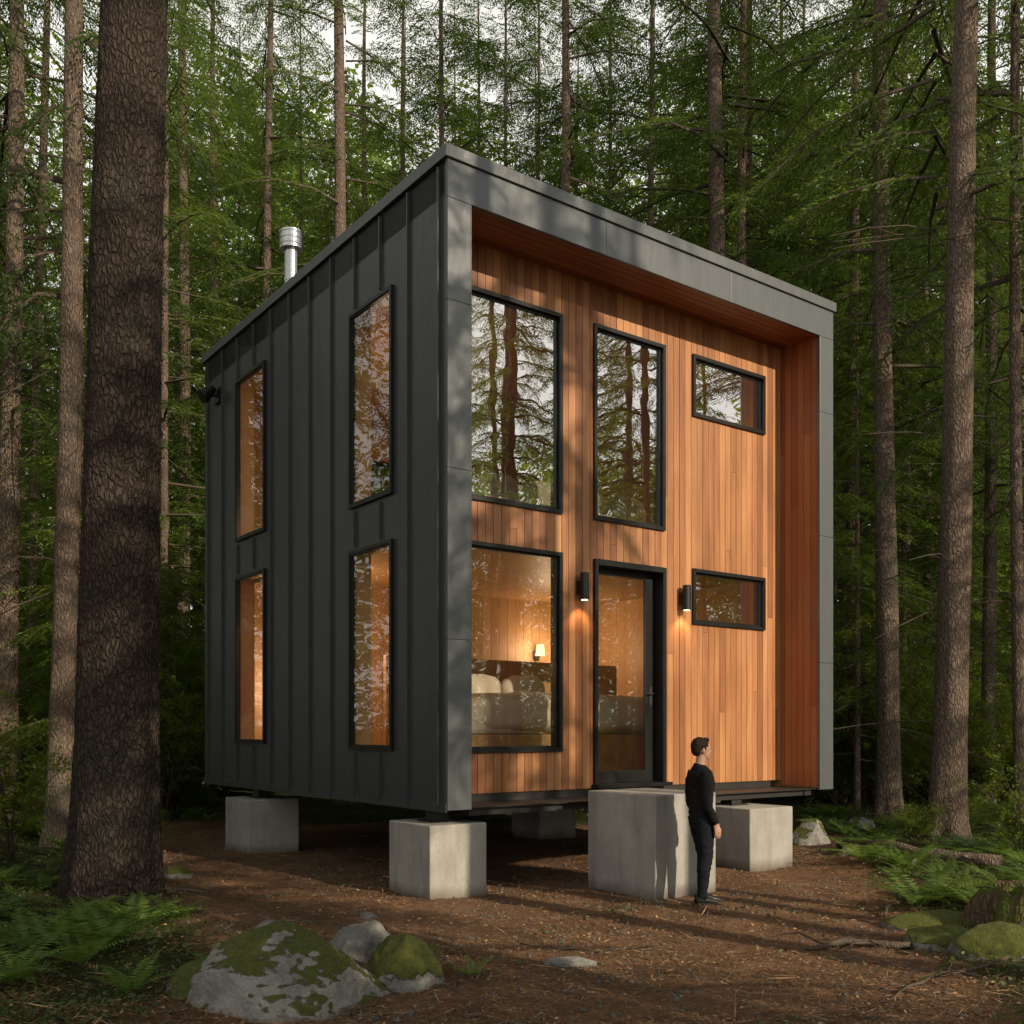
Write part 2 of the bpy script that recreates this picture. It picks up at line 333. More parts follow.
panel(w,fF,FT,W-FT,1.1,SO,holes,.202,.215); boards(w,lambda a,z,d:(W-FT+.002-d+.016,a,z),.9,D-.2,.22,1.08,SO,[],0,.016,.004); boards(w,lambda a,z,d:(a,D-.202-d,z),FT,W-FT,.22,1.08,SO,BH,0,.014,.004); w.box(FT,W-FT,.9,D-.22,7.45,7.5)
w.build('interior_lining',M['ply'],H)
w=MB(); boards(w,lambda a,z,d:(a,5.2+d,z),FT,W-FT,.18,1.08,4.2,[],0,.08,.006); w.build('bedroom_partition',M['ply'],H)
def window(fn,r,gl,fw=.045,proud=.035,deep=.15,gd=.035,g=.025,name='window',par=None):
    a0,a1,z0,z1=r; w=MB()
    def bb(p,q,u,v,d0=-proud,d1=deep): w.fbox(fn,p,q,u,v,d0,d1)
    e=.004
    bb(a0-e,a0+fw,z0-e,z1+e); bb(a1-fw,a1+e,z0-e,z1+e); bb(a0+fw,a1-fw,z0-e,z0+fw); bb(a0+fw,a1-fw,z1-fw,z1+e)
    i=fw+.001
    bb(a0+i,a0+i+g,z0+i,z1-i,gd-.02,gd+.03); bb(a1-i-g,a1-i,z0+i,z1-i,gd-.02,gd+.03); bb(a0+i+g,a1-i-g,z0+i,z0+i+g,gd-.02,gd+.03); bb(a0+i+g,a1-i-g,z1-i-g,z1-i,gd-.02,gd+.03)
    o=w.build(name,M['black'],par or H)
    p=MB(); k=i+g-.002; p.quad([fn(a0+k,z0+k,gd),fn(a1-k,z0+k,gd),fn(a1-k,z1-k,gd),fn(a0+k,z1-k,gd)]); p.build('pane',gl,o); return o
for i,r in enumerate(LW): window(fL,r,M['glassS'],.04,.045,.04,-.01,.018)
for i,r in enumerate(FW): window(fF,r,M['glassU'] if i<3 else (M['glassL'] if i==4 else M['glassM']))
window(fB,BH[0],M['glassS'])
w=MB(); d=DR
w.box(d[0]-.004,d[0]+.05,RC-.05,RC+.30,d[2],d[3]); w.box(d[1]-.06,d[1]+.004,RC-.05,RC+.30,d[2],d[3]); w.box(d[0]+.05,d[1]-.06,RC-.05,RC+.30,d[3]-.07,d[3]+.004); w.box(d[0]-.03,d[1]+.03,RC-.14,RC+.30,d[2]-.02,d[2]+.03)
w.build('door_frame',M['black'],H)
a0,a1,z0,z1=d[0]+.052,d[1]-.062,d[2]+.032,d[3]-.072; T=RC+.13
w=MB(); w.box(a0,a0+.07,T,T+.05,z0,z1); w.box(a1-.16,a1,T,T+.05,z0,z1); w.box(a0+.07,a1-.16,T,T+.05,z0,z0+.16); w.box(a0+.07,a1-.16,T,T+.05,z1-.09,z1)
dr=w.build('door',M['black'],H,bevel=.003)
w=MB(); w.quad([(a0+.07,T+.025,z0+.16),(a1-.16,T+.025,z0+.16),(a1-.16,T+.025,z1-.09),(a0+.07,T+.025,z1-.09)]); w.build('pane',M['glassL'],dr)
w=MB(); w.box(a1-.10,a1-.05,T-.012,T,2.2,2.46); w.tube([(a1-.075,T-.01,2.36,.011),(a1-.075,T-.06,2.36,.011)],8); w.tube([(a1-.06,T-.055,2.36,.010),(a1-.2,T-.055,2.36,.009)],8); w.build('handle',M['steel'],dr)
for s in (2.468,4.335):
    w=MB(); y=RC-.11; w.tube([(s,y,3.53,.052),(s,y,3.53+.001,.058),(s,y,3.87,.058),(s,y,3.875,.052)],20); w.box(s-.045,s+.045,RC-.06,RC-.001,3.62,3.78)
    o=w.build('wall_sconce',M['black'],H); b=MB(); b.tube([(s,y,3.524,.042),(s,y,3.529,.042)],16); b.build('bulb',M['sglow'],o)
    l=bpy.data.lights.new('sconce_light','SPOT'); l.energy=16; l.color=(1,.62,.3); l.spot_size=R(110); l.spot_blend=.6; l.shadow_soft_size=.04
    lo=bpy.data.objects.new('sconce_light',l); COL.objects.link(lo); lo.parent=H; lo.location=(s,y,3.50)
w=MB(); w.box(-.05,0,6.78,7.02,7.22,7.46); w.box(-.14,-.05,6.88,6.94,7.32,7.37); w.tube([(-.10,6.92,7.46,.06),(-.26,6.92,7.30,.115),(-.29,6.92,7.28,.115)],14); w.build('wall_light',M['black'],H)
w=MB(); cx_,cy_=.5,5.2
w.tube([(cx_,cy_,8.16,.16),(cx_,cy_,8.2,.13),(cx_,cy_,8.24,.105)],20); w.tube([(cx_,cy_,8.2,.105),(cx_,cy_,9.28,.105)],24); w.tube([(cx_,cy_,8.74,.112),(cx_,cy_,8.78,.112)],24)
ch=w.build('chimney_pipe',M['chrome'],H,smooth=False)
w=MB(); w.tube([(cx_,cy_,9.22,.12),(cx_,cy_,9.225,.175),(cx_,cy_,9.50,.175),(cx_,cy_,9.505,.165)],28)
for k in range(3): w.tube([(cx_,cy_,9.28+k*.09,.176),(cx_,cy_,9.285+k*.09,.184),(cx_,cy_,9.30+k*.09,.184),(cx_,cy_,9.305+k*.09,.176)],28)
w.build('chimney_cap',M['chrome'],ch)
def block(name,label,s0,s1,t0,t1,z1,brk=(0,0)):
    wp=Mt@Vector(((s0+s1)/2,(t0+t1)/2,0)); hx,hy=(s1-s0)/2,(t1-t0)/2
    w=MB(); w.box(-hx,hx,-hy,hy,-.25,z1)
    if name=='concrete_step': o=w.build(name,M['conc'],None,bevel=.012); o.location=wp; o.rotation_euler=(0,0,RZ); tag(o,label,'step'); return o
    root=thing(name,label,'pier',wp,RZ); w.build('concrete_block',M['conc'],root,bevel=.014)
    b=brk; w=MB(); w.box(b[0]-.17,b[0]+.17,b[1]-.17,b[1]+.17,z1,z1+.016); w.box(b[0]-.10,b[0]+.10,b[1]-.10,b[1]+.10,z1+.016,.972); w.box(b[0]-.17,b[0]+.17,b[1]-.17,b[1]+.17,.972,.985); w.build('steel_bracket',M['steel'],root); return root
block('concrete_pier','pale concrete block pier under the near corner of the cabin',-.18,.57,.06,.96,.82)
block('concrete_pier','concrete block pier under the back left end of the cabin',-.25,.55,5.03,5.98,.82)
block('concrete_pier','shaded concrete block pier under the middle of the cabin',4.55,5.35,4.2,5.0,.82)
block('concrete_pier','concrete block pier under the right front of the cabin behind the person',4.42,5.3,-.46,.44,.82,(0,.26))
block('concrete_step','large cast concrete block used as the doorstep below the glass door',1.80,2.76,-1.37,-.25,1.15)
# interior
Bd=thing('bed','bed with cream bedding seen through the lower window','bed',Mt@Vector((3.7,2.75,1.08)),RZ)
w=MB(); w.box(-2.3,2.3,-1.0,1.05,.0,.72); w.build('bed_base',M['ply'],Bd,bevel=.02)
w=MB(); w.box(-2.25,2.25,-.98,1.02,.72,.98); w.build('mattress',M['linen'],Bd,bevel=.06)
w=MB(); w.box(-2.3,2.3,1.1,1.2,.0,1.9); w.build('headboard',M['ply'],Bd,bevel=.02)
def puffy(name,cx,cy,cz,hx,hy,hz,mat,par,amp=.03,seed=0,e=4.,n=48,fr=4.):
    V=[];Fs=[]
    for j in range(n//2+1):
        ph=math.pi*j/(n//2)
        for k in range(n):
            th=2*math.pi*k/n; d_=Vector((math.sin(ph)*math.cos(th),math.sin(ph)*math.sin(th),math.cos(ph)))
            r=(abs(d_.x)**e+abs(d_.y)**e+abs(d_.z)**e)**(-1/e); p=d_*r
            q=Vector((p.x*hx,p.y*hy,p.z*hz)); nn=noise.noise(q*fr+Vector((seed,0,0)))+.3*noise.noise(q*fr*3)
            V.append(tuple(q+d_*nn*amp+Vector((cx,cy,cz))))
    for j in range(n//2):
        for k in range(n): Fs.append((j*n+k,(j+1)*n+k,(j+1)*n+(k+1)%n,j*n+(k+1)%n))
    return link(name,nmesh(name,V,Fs,[mat],smooth=True),par)
puffy('duvet',.0,-.12,1.0,2.38,1.0,.30,M['linen'],Bd,.055,1,4.5,150,2.2)
for k,(x,y) in enumerate(((-1.75,.72),(-.9,.76),(-.05,.72))): puffy('pillow',x,y,1.42,.42,.16,.22,M['linen'],Bd,.03,k+3,2.6)
def lampthing(loc,label,en,name,lz):
    root=thing(name,label,'lamp',Mt@Vector(loc),RZ); w=MB()
    if name=='wall_lamp': w.tube([(0,.12,-.1,.012),(0,.0,-.1,.012)],8); w.box(-.05,.05,.10,.125,-.18,.0); w.build('arm',M['black'],root)
    else: w.tube([(0,0,.09,.008),(0,0,lz,.008)],8); w.build('cord',M['black'],root)
    w=MB(); w.tube([(0,0,-.10,.085),(0,0,.10,.065)],20); w.build('lamp_shade',M['lamp'],root)
    l=bpy.data.lights.new(name+'_light','POINT'); l.energy=en; l.color=(1,.70,.42); l.shadow_soft_size=.2
    lo=bpy.data.objects.new(name+'_light',l); COL.objects.link(lo); lo.parent=root; lo.location=(0,-.35 if name=='wall_lamp' else -.2,.0)
lampthing((5.24,5.06,3.3),'small lit wall lamp glowing above the bed downstairs',45,'wall_lamp',0)
lampthing((.75,4.5,3.3),'added fill lamp in the left back corner of the bedroom',55,'fill_lamp',.9)  # lamp added to brighten the bedroom behind the near side window
lampthing((6.0,1.6,5.8),'added fill lamp in the right end of the upper room',22,'fill_lamp',1.6)  # added lamp, placed out of sight to light the upper room
lampthing((1.1,4.1,5.4),'added fill lamp low between the two upper side windows',48,'fill_lamp',2.0)  # another added lamp, lifts the upper room behind the side windows
lampthing((1.2,6.9,2.6),'added fill lamp near the far side window downstairs',50,'fill_lamp',1.5)  # added lamp that warms the room behind the far side window
So=thing('sofa','pale sofa in the upper room behind the tall windows','sofa',Mt@Vector((3.2,1.9,4.5)),RZ)
w=MB(); w.box(-1.7,1.7,-.45,.45,.1,.42); w.build('seat',M['linen'],So,bevel=.05)
w=MB(); w.box(-1.7,1.7,.25,.48,.42,.85); w.build('backrest',M['linen'],So,bevel=.06)
for k in (-1.2,-.4,.4,1.2): puffy('cushion',k,-.02,.60,.34,.14,.24,M['linen'],So,.03,k+5,3)
# ---------------------------------------------------------------- conifers
def conifer_crown(seed,Ht,cb,nb,L,dead=14,dens=1.,mats=None):
    r=np.random.default_rng(seed); rr=random.Random(seed)
    w=MB(); B=[];Dd=[];Sd=[];LL=[];WW=[]
    hs=cb+(Ht-cb)*np.linspace(0,1,nb)+r.uniform(-.15,.15,nb)
    for h in hs:
        f=(h-cb)/(Ht-cb); f=min(max(f,0),1)
        l=(L*(1-f)**.75*(.55+.45*min(1,f*5+.3))+.35)*r.uniform(.6,1.15); az=r.uniform(0,2*math.pi)
        rad=np.array([math.cos(az),math.sin(az),0]); lat=np.array([-rad[1],rad[0],0]); up=np.array([0,0,1.])
        k0=.25*f+.05+r.uniform(-.1,.1); k1=r.uniform(.35,.65)*(1-.6*f); bend=r.uniform(-.2,.2)
        def P(u): return rad*l*u+lat*bend*l*u*u+up*(h+l*(k0*u-k1*u*u))
        w.tube([tuple(P(u))+(.03*(1-f*.6)*(1-u*.8)*max(l/2,.4),) for u in (0,.3,.6,.9)],3,0)
        ns=int(max(6,l*9*dens))
        for u in np.linspace(.12+.15*r.random()*(1-f),1,ns):
            p=P(u)
            for sd in (-1,1):
                if r.random()<.08: continue
                tl=(.2+.55*(1-u)**.8)*min(1,l/2+.2)*r.uniform(.6,1.2)
                td=unit(rad*r.uniform(.5,.9)+lat*sd*r.uniform(.6,1.)+up*r.uniform(-.7,-.05))
                m=max(5,int(tl*32*dens)); q=np.linspace(.02,1,m)
                base=p+td*tl*q[:,None]+up*(-.3*tl*q[:,None]**2)
                jit=r.normal(0,.13,(m,3)); s2=np.where(np.arange(m)%2==0,1,-1)[:,None]
                dd=unit(td*.9+np.cross(td,up)*s2*.75+up*-.2+jit); nn=unit(np.cross(dd,up+r.normal(0,.5,(m,3))))
                B.append(base);Dd.append(dd);Sd.append(nn);LL.append(r.uniform(.08,.15,m));WW.append(r.uniform(.02,.036,m))
    for i in range(dead):
        h=rr.uniform(max(1.4,cb*.15),cb+2); az=rr.uniform(0,6.28); l=rr.uniform(.5,2.); c,s_=math.cos(az),math.sin(az); dr_=rr.uniform(-.35,.15); b2=rr.uniform(-.3,.3)
        pts=[(c*l*u-s_*b2*u*u*l,s_*l*u+c*b2*u*u*l,h+dr_*l*u-.15*l*u*u,.013*(1-u*.75)) for u in (0,.35,.7,1)]
        w.tube(pts,3,0)
        for k in range(2):
            p=pts[1+k%3]; a2=az+rr.choice((-1,1))*rr.uniform(.5,1.1); q=rr.uniform(.25,.7)
            w.tube([p[:3]+(.006,),(p[0]+math.cos(a2)*q,p[1]+math.sin(a2)*q,p[2]-rr.uniform(0,.25),.003)],3,0)
    V2,F2=diamonds(np.concatenate(B),np.concatenate(Dd),np.concatenate(Sd),np.concatenate(LL),np.concatenate(WW))
    V1=w.v; nq=[f for f in w.f if len(f)==4]; V=np.concatenate([np.array(V1),V2]); Fq=np.concatenate([np.array(nq),F2+len(V1)])
    return nmesh('crown',V,Fq,mats or [M['twig'],M['needle']],np.concatenate([np.zeros(len(nq)),np.ones(len(F2))]))
CR=[conifer_crown(11,30,7.0,92,3.2,18,1.),conifer_crown(12,27,5.0,88,2.9,16,1.),conifer_crown(13,32,9.5,92,3.4,20,1.),conifer_crown(14,29,6,78,3.6,18,1.),conifer_crown(15,32,9.5,44,3.,0,.7)]
CRb=[7.0,5.0,9.5,6,9.5]
yl=[M['twig'],M['needle2']]
YG_=[conifer_crown(21,11,.9,66,2.4,3,1.,yl),conifer_crown(22,15,1.4,76,2.7,3,1.,yl),conifer_crown(23,7,.5,50,1.8,2,1.1,yl)]
YH=[11,15,7]
def trunk_mesh(r0,Ht,lean=(0,0),n=18,seg=26,flare=.35,seed=0,rough=.06,crv=.0,hi=None):
    V=[]; zs=[-.4+(Ht+.4)*(i/seg)**1.25 for i in range(seg+1)]
    if hi: zs=sorted(set([-.4+(11.4)*(i/hi)**1.05 for i in range(hi+1)]+[z for z in zs if z>11]))
    for z in zs:
        f=max(z,0)/Ht; r=r0*(1-f)**.75*(.93)+.015; fl=flare*math.exp(-max(z,0)/(.9*r0*2+.05))
        ox=lean[0]*z/10+crv*math.sin(z*.35+seed); oy=lean[1]*z/10+crv*math.cos(z*.3+seed)-crv
        for k in range(n):
            th=2*math.pi*k/n; c,s_=math.cos(th),math.sin(th)
            w_=1+fl*(1+.55*math.sin(th*4+seed)+.3*math.sin(th*7+seed*2))
            nn=noise.noise(Vector((c*2.2+seed,s_*2.2,z*.5)))*rough*(.6 if hi else 1.4)
            if hi: nn+=(.35-abs(noise.noise(Vector((c*10+noise.noise(Vector((c*3,s_*3,z*2)))*2,s_*10,z*2.2+seed)))))*.05+noise.noise(Vector((c*26,s_*26,z*12)))*.03-.015
            rr_=r*w_*(1+nn); V.append((c*rr_+ox,s_*rr_+oy,z))
    m=len(zs); Fs=[(i*n+k,i*n+(k+1)%n,(i+1)*n+(k+1)%n,(i+1)*n+k) for i in range(m-1) for k in range(n)]
    return V,Fs
TR=[]
for s_ in range(4):
    V,Fs=trunk_mesh(.2,30,n=12,seg=22,seed=s_*3.1,crv=.05); TR.append(nmesh('trunk',V,Fs,[M['bark']],smooth=True))
def tree(x,y,r,label,group=None,lean=(0,0),cv=None,cb=None,key=False,hi=None,Ht=30,flare=.35,mat=None,sc=None):
    root=thing('conifer_tree',label,'tree',(x,y,gh(x,y)-.03),0,group); cv=random.randrange(4) if cv is None else cv
    if key:
        V,Fs=trunk_mesh(r,Ht,lean,n=130 if hi else 28,seg=60,flare=flare,seed=x,crv=.03 if not hi else .02,hi=hi); link('trunk',nmesh('trunk',V,Fs,[mat or M['bark']],smooth=True),root)
    else: link('trunk',TR[cv%4],root,rz=random.uniform(0,6.28),sc=(r/.2,r/.2,Ht/30))
    zs=cb/CRb[cv] if cb else 1.
    sc=sc or random.uniform(.9,1.15)
    o=link('crown',CR[cv],root,rz=random.uniform(0,6.28),sc=(sc,sc,zs*(Ht/30 if not key else 1)))
    if key: o.rotation_euler=(-lean[1]/10,lean[0]/10,o.rotation_euler[2])
    return root
def young(x,y,k,label,group,s=1.):
    root=thing('young_conifer',label,'tree',(x,y,gh(x,y)-.03),random.uniform(0,6.28),group)
    h=YH[k]; key='yt%d'%k
    if key not in bpy.data.meshes:
        w=MB(); w.tube([(0,0,-.2,.09),(0,0,h*.5,.055),(0,0,h,.008)],8); w.mesh(key,M['bark'])
    link('trunk',bpy.data.meshes[key],root); link('crown',YG_[k],root); root.scale=(s,s,s); return root
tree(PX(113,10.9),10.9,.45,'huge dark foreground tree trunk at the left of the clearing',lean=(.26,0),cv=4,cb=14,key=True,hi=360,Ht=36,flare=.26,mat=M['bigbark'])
KT=[(60,16,.205,.2,'sunlit slender trunk just left of the huge dark trunk',1,9),(8,19,.21,.1,'tree trunk at the extreme left edge of the forest',0,8),
(30,24,.14,.2,'thin trunk between the edge trunk and the sunlit one at left',3,7),(184,26,.19,.0,'straight trunk just right of the huge dark trunk',1,7),(214,31,.18,.0,'second straight trunk right of the huge dark trunk',0,6),
(266,27,.16,.05,'thin trunk rising behind the metal chimney',3,8),(342,24,.215,-.05,'trunk rising above the sloping left roof edge',2,9),
(567,26,.19,-.03,'trunk rising behind the middle of the roof',0,9),(722,21,.235,-.1,'thick reddish trunk rising behind the right part of the roof',2,10),(782,33,.16,0,'distant thin trunk above the right end of the roof',1,8),
(851,25,.17,.05,'trunk nearest to the right wall of the cabin',3,7),(887,19.5,.225,-.09,'tall straight trunk second right of the cabin',0,9),(945,16.2,.275,.26,'thick lit trunk standing among ferns at right',2,10),
(905,28,.13,0,'thin trunk between the two thick ones at right',1,6),(926,30,.14,.0,'far thin trunk left of the thick lit one',3,7),(988,24,.17,.05,'trunk just right of the thick lit one',0,7),(1018,17,.10,-.05,'slim trunk at the right edge of the forest',1,8)]
for px,Y,r,ln,lab,cv,cb in KT: tree(PX(px,Y),Y,r,lab,lean=(ln,0),cv=cv,cb=cb,key=True,Ht=30)
fb=('conifer in the dense forest behind the cabin','conifers of the forest behind')
pts=[(PX(k[0],k[1]),k[1]) for k in KT]
for px,Y in [(405,31),(440,27),(478,33),(505,28),(535,36),(610,31),(650,27),(455,40),(590,41),(300,34),(240,36),(520,45)]:
    pts.append((PX(px,Y),Y)); tree(PX(px,Y),Y,random.uniform(.09,.16),*fb,cv=random.choice((0,1,3)),Ht=random.uniform(27,32),sc=random.uniform(1.2,1.4))
cnt=0
def far(x,y,d): return all((x-a)**2+(y-b)**2>d*d for a,b in pts)
tries=0
while cnt<64 and tries<4000:
    tries+=1; Y=random.uniform(22,50); x=PX(random.uniform(-80,1104),Y)
    if not far(x,Y,1.9): continue
    if Y<24 and -3<x<6: continue
    pts.append((x,Y)); cnt+=1
    tree(x,Y,random.uniform(.08,.2),*fb,cv=random.randrange(4),Ht=random.uniform(22,31),sc=random.uniform(1.05,1.35))
for i in range(54):
    if i<28: Y=random.uniform(19,34); px=random.choice((random.uniform(-60,215),random.uniform(835,1090)))
    else: Y=random.uniform(24,42); px=random.uniform(-60,1080)
    x=PX(px,Y)
    if Y<26 and -6<x<7: Y+=6
    young(x,Y,random.randrange(3),'young low branched conifer growing under the tall trees behind the cabin','young conifers under the tall trees',random.uniform(.75,1.2))
def SP(s,k): return (-1.122+.805*s+.722*k, 11.463+.593*s-.692*k)
lr=('conifer in the forest off to the right of the clearing','conifers right of the clearing')
for s_,k,r,cv,cb,sc in [(-1.8,11.5,.2,0,7.4,.8),(.3,12.2,.2,2,7.6,.85),(2.0,13.5,.15,0,8.2,.62),(1.3,19,.2,2,10.5,.8),(2.6,22,.15,3,12.5,.5),(9.8,15,.2,1,6,.7),(-4.5,14,.22,3,6.5,.8)]:
    x,y=SP(s_,k); tree(x,y,r,*lr,cv=cv,cb=cb,sc=sc,Ht=27)
for x,y,r,cv in [(16.5,11.2,.15,1),(19,6.2,.17,0),(17,14.5,.15,3),(22,9.6,.15,2),(26,3.5,.2,1),(24,12,.13,0),(28,8.5,.14,3),(7.4,-1.6,.22,1),(31,6,.2,0),(34,-1,.22,1),(6,-4.5,.2,1)]: tree(x,y,r,*lr,cv=cv)
for x,y,r,cv in [(-9,9,.25,0),(-11,14,.2,1),(-14,6,.25,2),(-8,2,.22,1),(-13,0,.22,3),(-17,12,.22,0),(-12,19,.2,1),(-16,16,.2,3)]: tree(x,y,r,'conifer in the forest off to the left of the clearing','conifers left of the clearing',cv=cv)
yr=('young conifer off to the right of the clearing','young conifers right of the clearing')
for x,y,k in [(14,15,0),(20,12,1),(29,9.5,1),(4.8,.2,2),(5.4,-.6,2),(4.2,-2.4,0),(6.0,-3.2,0),(23,7,1),(32,11,1)]: young(x,y,k,*yr)
for s_,k,q in [(-2.5,11.5,0),(-2.2,16,1),(-4.4,13,0)]:
    x,y=SP(s_,k); young(x,y,q,*yr)
for x,y,k in [(-10,11.5,1),(-13,9,1),(-9.5,6,0),(-15,13,1),(-12,16,0)]: young(x,y,k,'young conifer off to the left of the clearing','young conifers left of the clearing')
def mass(n,r0,r1,az0,az1,hmax,size,hi=.5):
    az=rng.uniform(az0,az1,n*3); rr_=rng.uniform(r0,r1,n*3); z=rng.uniform(0,1,n*3)**1.2*hmax
    x=rr_*np.sin(az); y=rr_*np.cos(az)
    cl=np.sin(x*.7+z*.35)*np.sin(y*.8+z*.2)+.6*np.sin(x*.23+1+z*.11)+.5*np.sin(az*60+z*.5)
    keep=(cl+rng.uniform(-.7,.9,n*3)>z/hmax*1.1-hi); x,y,z=x[keep][:n],y[keep][:n],z[keep][:n]; m=len(x)
    b=np.stack([x,y,z],1); dd=unit(np.stack([rng.normal(0,1,m),rng.normal(0,1,m),rng.normal(-.4,.5,m)],1)); sd=unit(np.cross(dd,rng.normal(0,1,(m,3))))
    return diamonds(b,dd,sd,rng.uniform(.5,1,m)*size,rng.uniform(.2,.4,m)*size)
Vs=[];Fs=[];o_=0
for a in (mass(300000,50,62,R(-38),R(38),35,.7,.6),mass(90000,38,50,R(60),R(103),18,.5),mass(90000,34,50,R(-34),R(34),8,.4),mass(50000,40,50,R(-110),R(-40),20,.6)):
    Vs.append(a[0]);Fs.append(a[1]+o_);o_+=len(a[0])
o=link('distant_forest',nmesh('distant_forest',np.concatenate(Vs),np.concatenate(Fs),[M['needle2']])); tag(o,'far off green forest foliage filling the gaps between the trunks','forest',kind='stuff')
# ---------------------------------------------------------------- shrubs
def shrub_mesh(seed,h,n,sp):
    r=np.random.default_rng(seed); w=MB(); B=[];Dd=[];Sd=[];L_=[];W_=[]
    for i in range(11):
        az=r.uniform(0,6.28); l=h*r.uniform(.6,1.1); rad=np.array([math.cos(az),math.sin(az),0]); ln=sp*r.uniform(.3,1.)
        P=lambda u:rad*ln*u**1.4+np.array([0,0,l*(u-.22*u*u)])
        w.tube([tuple(P(u))+(.016*(1-u*.8),) for u in (0,.3,.6,1)],4,0)
        for j in range(12):
            u=r.uniform(.25,1); p=P(u); a2=r.uniform(0,6.28); tl=r.uniform(.25,.8)*(1.15-u*.5); td=unit(np.array([math.cos(a2),math.sin(a2),r.uniform(-.1,.5)]))
            w.tube([tuple(p)+(.005,),tuple(p+td*tl)+(.002,)],3,0)
            m=n; q=r.uniform(.1,1.05,m)[:,None]; b=p+td*tl*q+r.normal(0,.05,(m,3)); dd=unit(td+r.normal(0,.8,(m,3))*np.array([1,1,.5])-np.array([0,0,.25])); nn=unit(np.cross(dd,np.array([0,0,1.])+r.normal(0,.35,(m,3))))
            B.append(b);Dd.append(dd);Sd.append(nn);L_.append(r.uniform(.05,.095,m));W_.append(r.uniform(.03,.05,m))
    V2,F2=diamonds(np.concatenate(B),np.concatenate(Dd),np.concatenate(Sd),np.concatenate(L_),np.concatenate(W_))
    nq=[f for f in w.f if len(f)==4]; return nmesh('shrub',np.concatenate([np.array(w.v),V2]),np.concatenate([np.array(nq),F2+len(w.v)]),[M['twig'],M['leaf']],np.concatenate([np.zeros(len(nq)),np.ones(len(F2))]))
SH=[shrub_mesh(1,2.6,34,1.3),shrub_mesh(2,4.6,44,2.0),shrub_mesh(3,1.4,30,.8)]
def shrub(x,y,k,lab,grp,s=1):
    o=link('leafy_shrub',SH[k],None,(x,y,gh(x,y)-.03),random.uniform(0,6.28),(s,s,s)); tag(o,lab,'shrub',grp)
for i in range(74):
    Y=random.uniform(15.5,32); px=random.choice((random.uniform(-20,195),random.uniform(835,1050)))
    if px>500 and Y<22 and px<905: Y+=7
    x=PX(px,Y); l=px<500; nr=Y<19.5
    shrub(x,Y,2 if nr else random.choice((0,1,1,2)),'leafy green shrub in the undergrowth '+('left' if l else 'right')+' of the cabin','leafy shrubs '+('left' if l else 'right')+' of the cabin',random.uniform(.45,.75) if nr else random.uniform(.7,1.25))
shrub(PX(1022,14),14,0,'bright leafy shrub at the right edge beside the slim trunk',None,.7)
shrub(PX(10,13.5),13.5,0,'leafy shrub at the left edge beyond the ferns',None,1.0)
# ---------------------------------------------------------------- ferns
def fern_mesh(seed,nf,L):
    r=np.random.default_rng(seed); B=[];Dd=[];Sd=[];L_=[];W_=[]
    for i in range(nf):
        az=2*math.pi*i/nf+r.uniform(-.3,.3); l=L*r.uniform(.65,1.1); rad=np.array([math.cos(az),math.sin(az),0]); lat=np.array([-rad[1],rad[0],0]); e=r.uniform(.85,1.2); k=r.uniform(.3,.6)
        m=26; u=np.linspace(.02,1,m)[:,None]; p=rad*l*(u*math.cos(e)+.45*u*u)+np.array([0,0,1.])*l*(math.sin(e)*u-k*u*u)
        tan=unit(np.gradient(p,axis=0))
        B.append(p[:-1]);Dd.append(tan[:-1]);Sd.append(np.repeat(lat[None],m-1,0));L_.append(np.full(m-1,l/m*1.3));W_.append(np.full(m-1,.008))
        uu=u[:,0]; pl=l*.24*np.clip(np.sin(np.pi*np.clip(uu*.9+.08,0,1))**.8,0.05,1)*(1-uu*.45)
        for sd in (-1,1):
            d0=unit(lat*sd+tan*.35-np.array([0,0,.18])+r.normal(0,.06,(m,3))); s0=unit(tan+r.normal(0,.1,(m,3)))
            B.append(p[3:]);Dd.append(d0[3:]);Sd.append(s0[3:]);L_.append(pl[3:]);W_.append(np.full(m-3,l*.036))
    V,Fq=diamonds(np.concatenate(B),np.concatenate(Dd),np.concatenate(Sd),np.concatenate(L_),np.concatenate(W_)); return nmesh('fern',V,Fq,[M['fern']])
FE=[fern_mesh(1,11,.85),fern_mesh(2,8,.7),fern_mesh(3,13,1.0),fern_mesh(4,6,.45)]
def fern(x,y,k,lab,grp=None,s=1):
    o=link('fern',FE[k],None,(x,y,gh(x,y)-.02),random.uniform(0,6.28),(s,s,s)); tag(o,lab,'fern',grp)
for px,Y,k,s,lab in [(135,9.2,2,.7,'large fern at the foot of the huge trunk'),(35,8.0,0,.9,'fern at the left edge in the foreground'),(80,7.6,1,.9,'low fern below the huge trunk near the bottom left'),(178,9.6,1,.7,'fern just right of the base of the huge trunk'),(473,7.6,3,.6,'tiny fern sprout beside the smaller mossy boulder'),(10,7.0,2,.7,'fern in the bottom left corner'),(215,7.9,3,.8,'small fern behind the big mossy boulder'),(130,7.0,3,1.1,'small fern left of the big mossy boulder'),(1000,9.9,1,.8,'fern behind the stump at the right edge'),(880,14.8,2,.8,'broad fern left of the thick lit trunk'),(985,14.2,0,1,'fern right of the thick lit trunk')]:
    fern(PX(px,Y),Y,k,lab,None,s)
n=0
while n<180:
    Y=random.uniform(8,22); l=random.random()<.42; px=random.uniform(-40,215) if l else random.uniform(790,1070); x=PX(px,Y)
    if Y<10.5 and not l and random.random()<.5: continue
    if green(x,Y)<.6 or (abs(x-PX(113,10.9))<.75 and abs(Y-10.9)<.75): continue
    n+=1; fern(x,Y,random.choice((0,1,1,3,3,2)),'fern in the carpet of ferns '+('left' if l else 'right')+' of the cabin','ferns '+('left' if l else 'right')+' of the cabin',random.uniform(.45,.9))
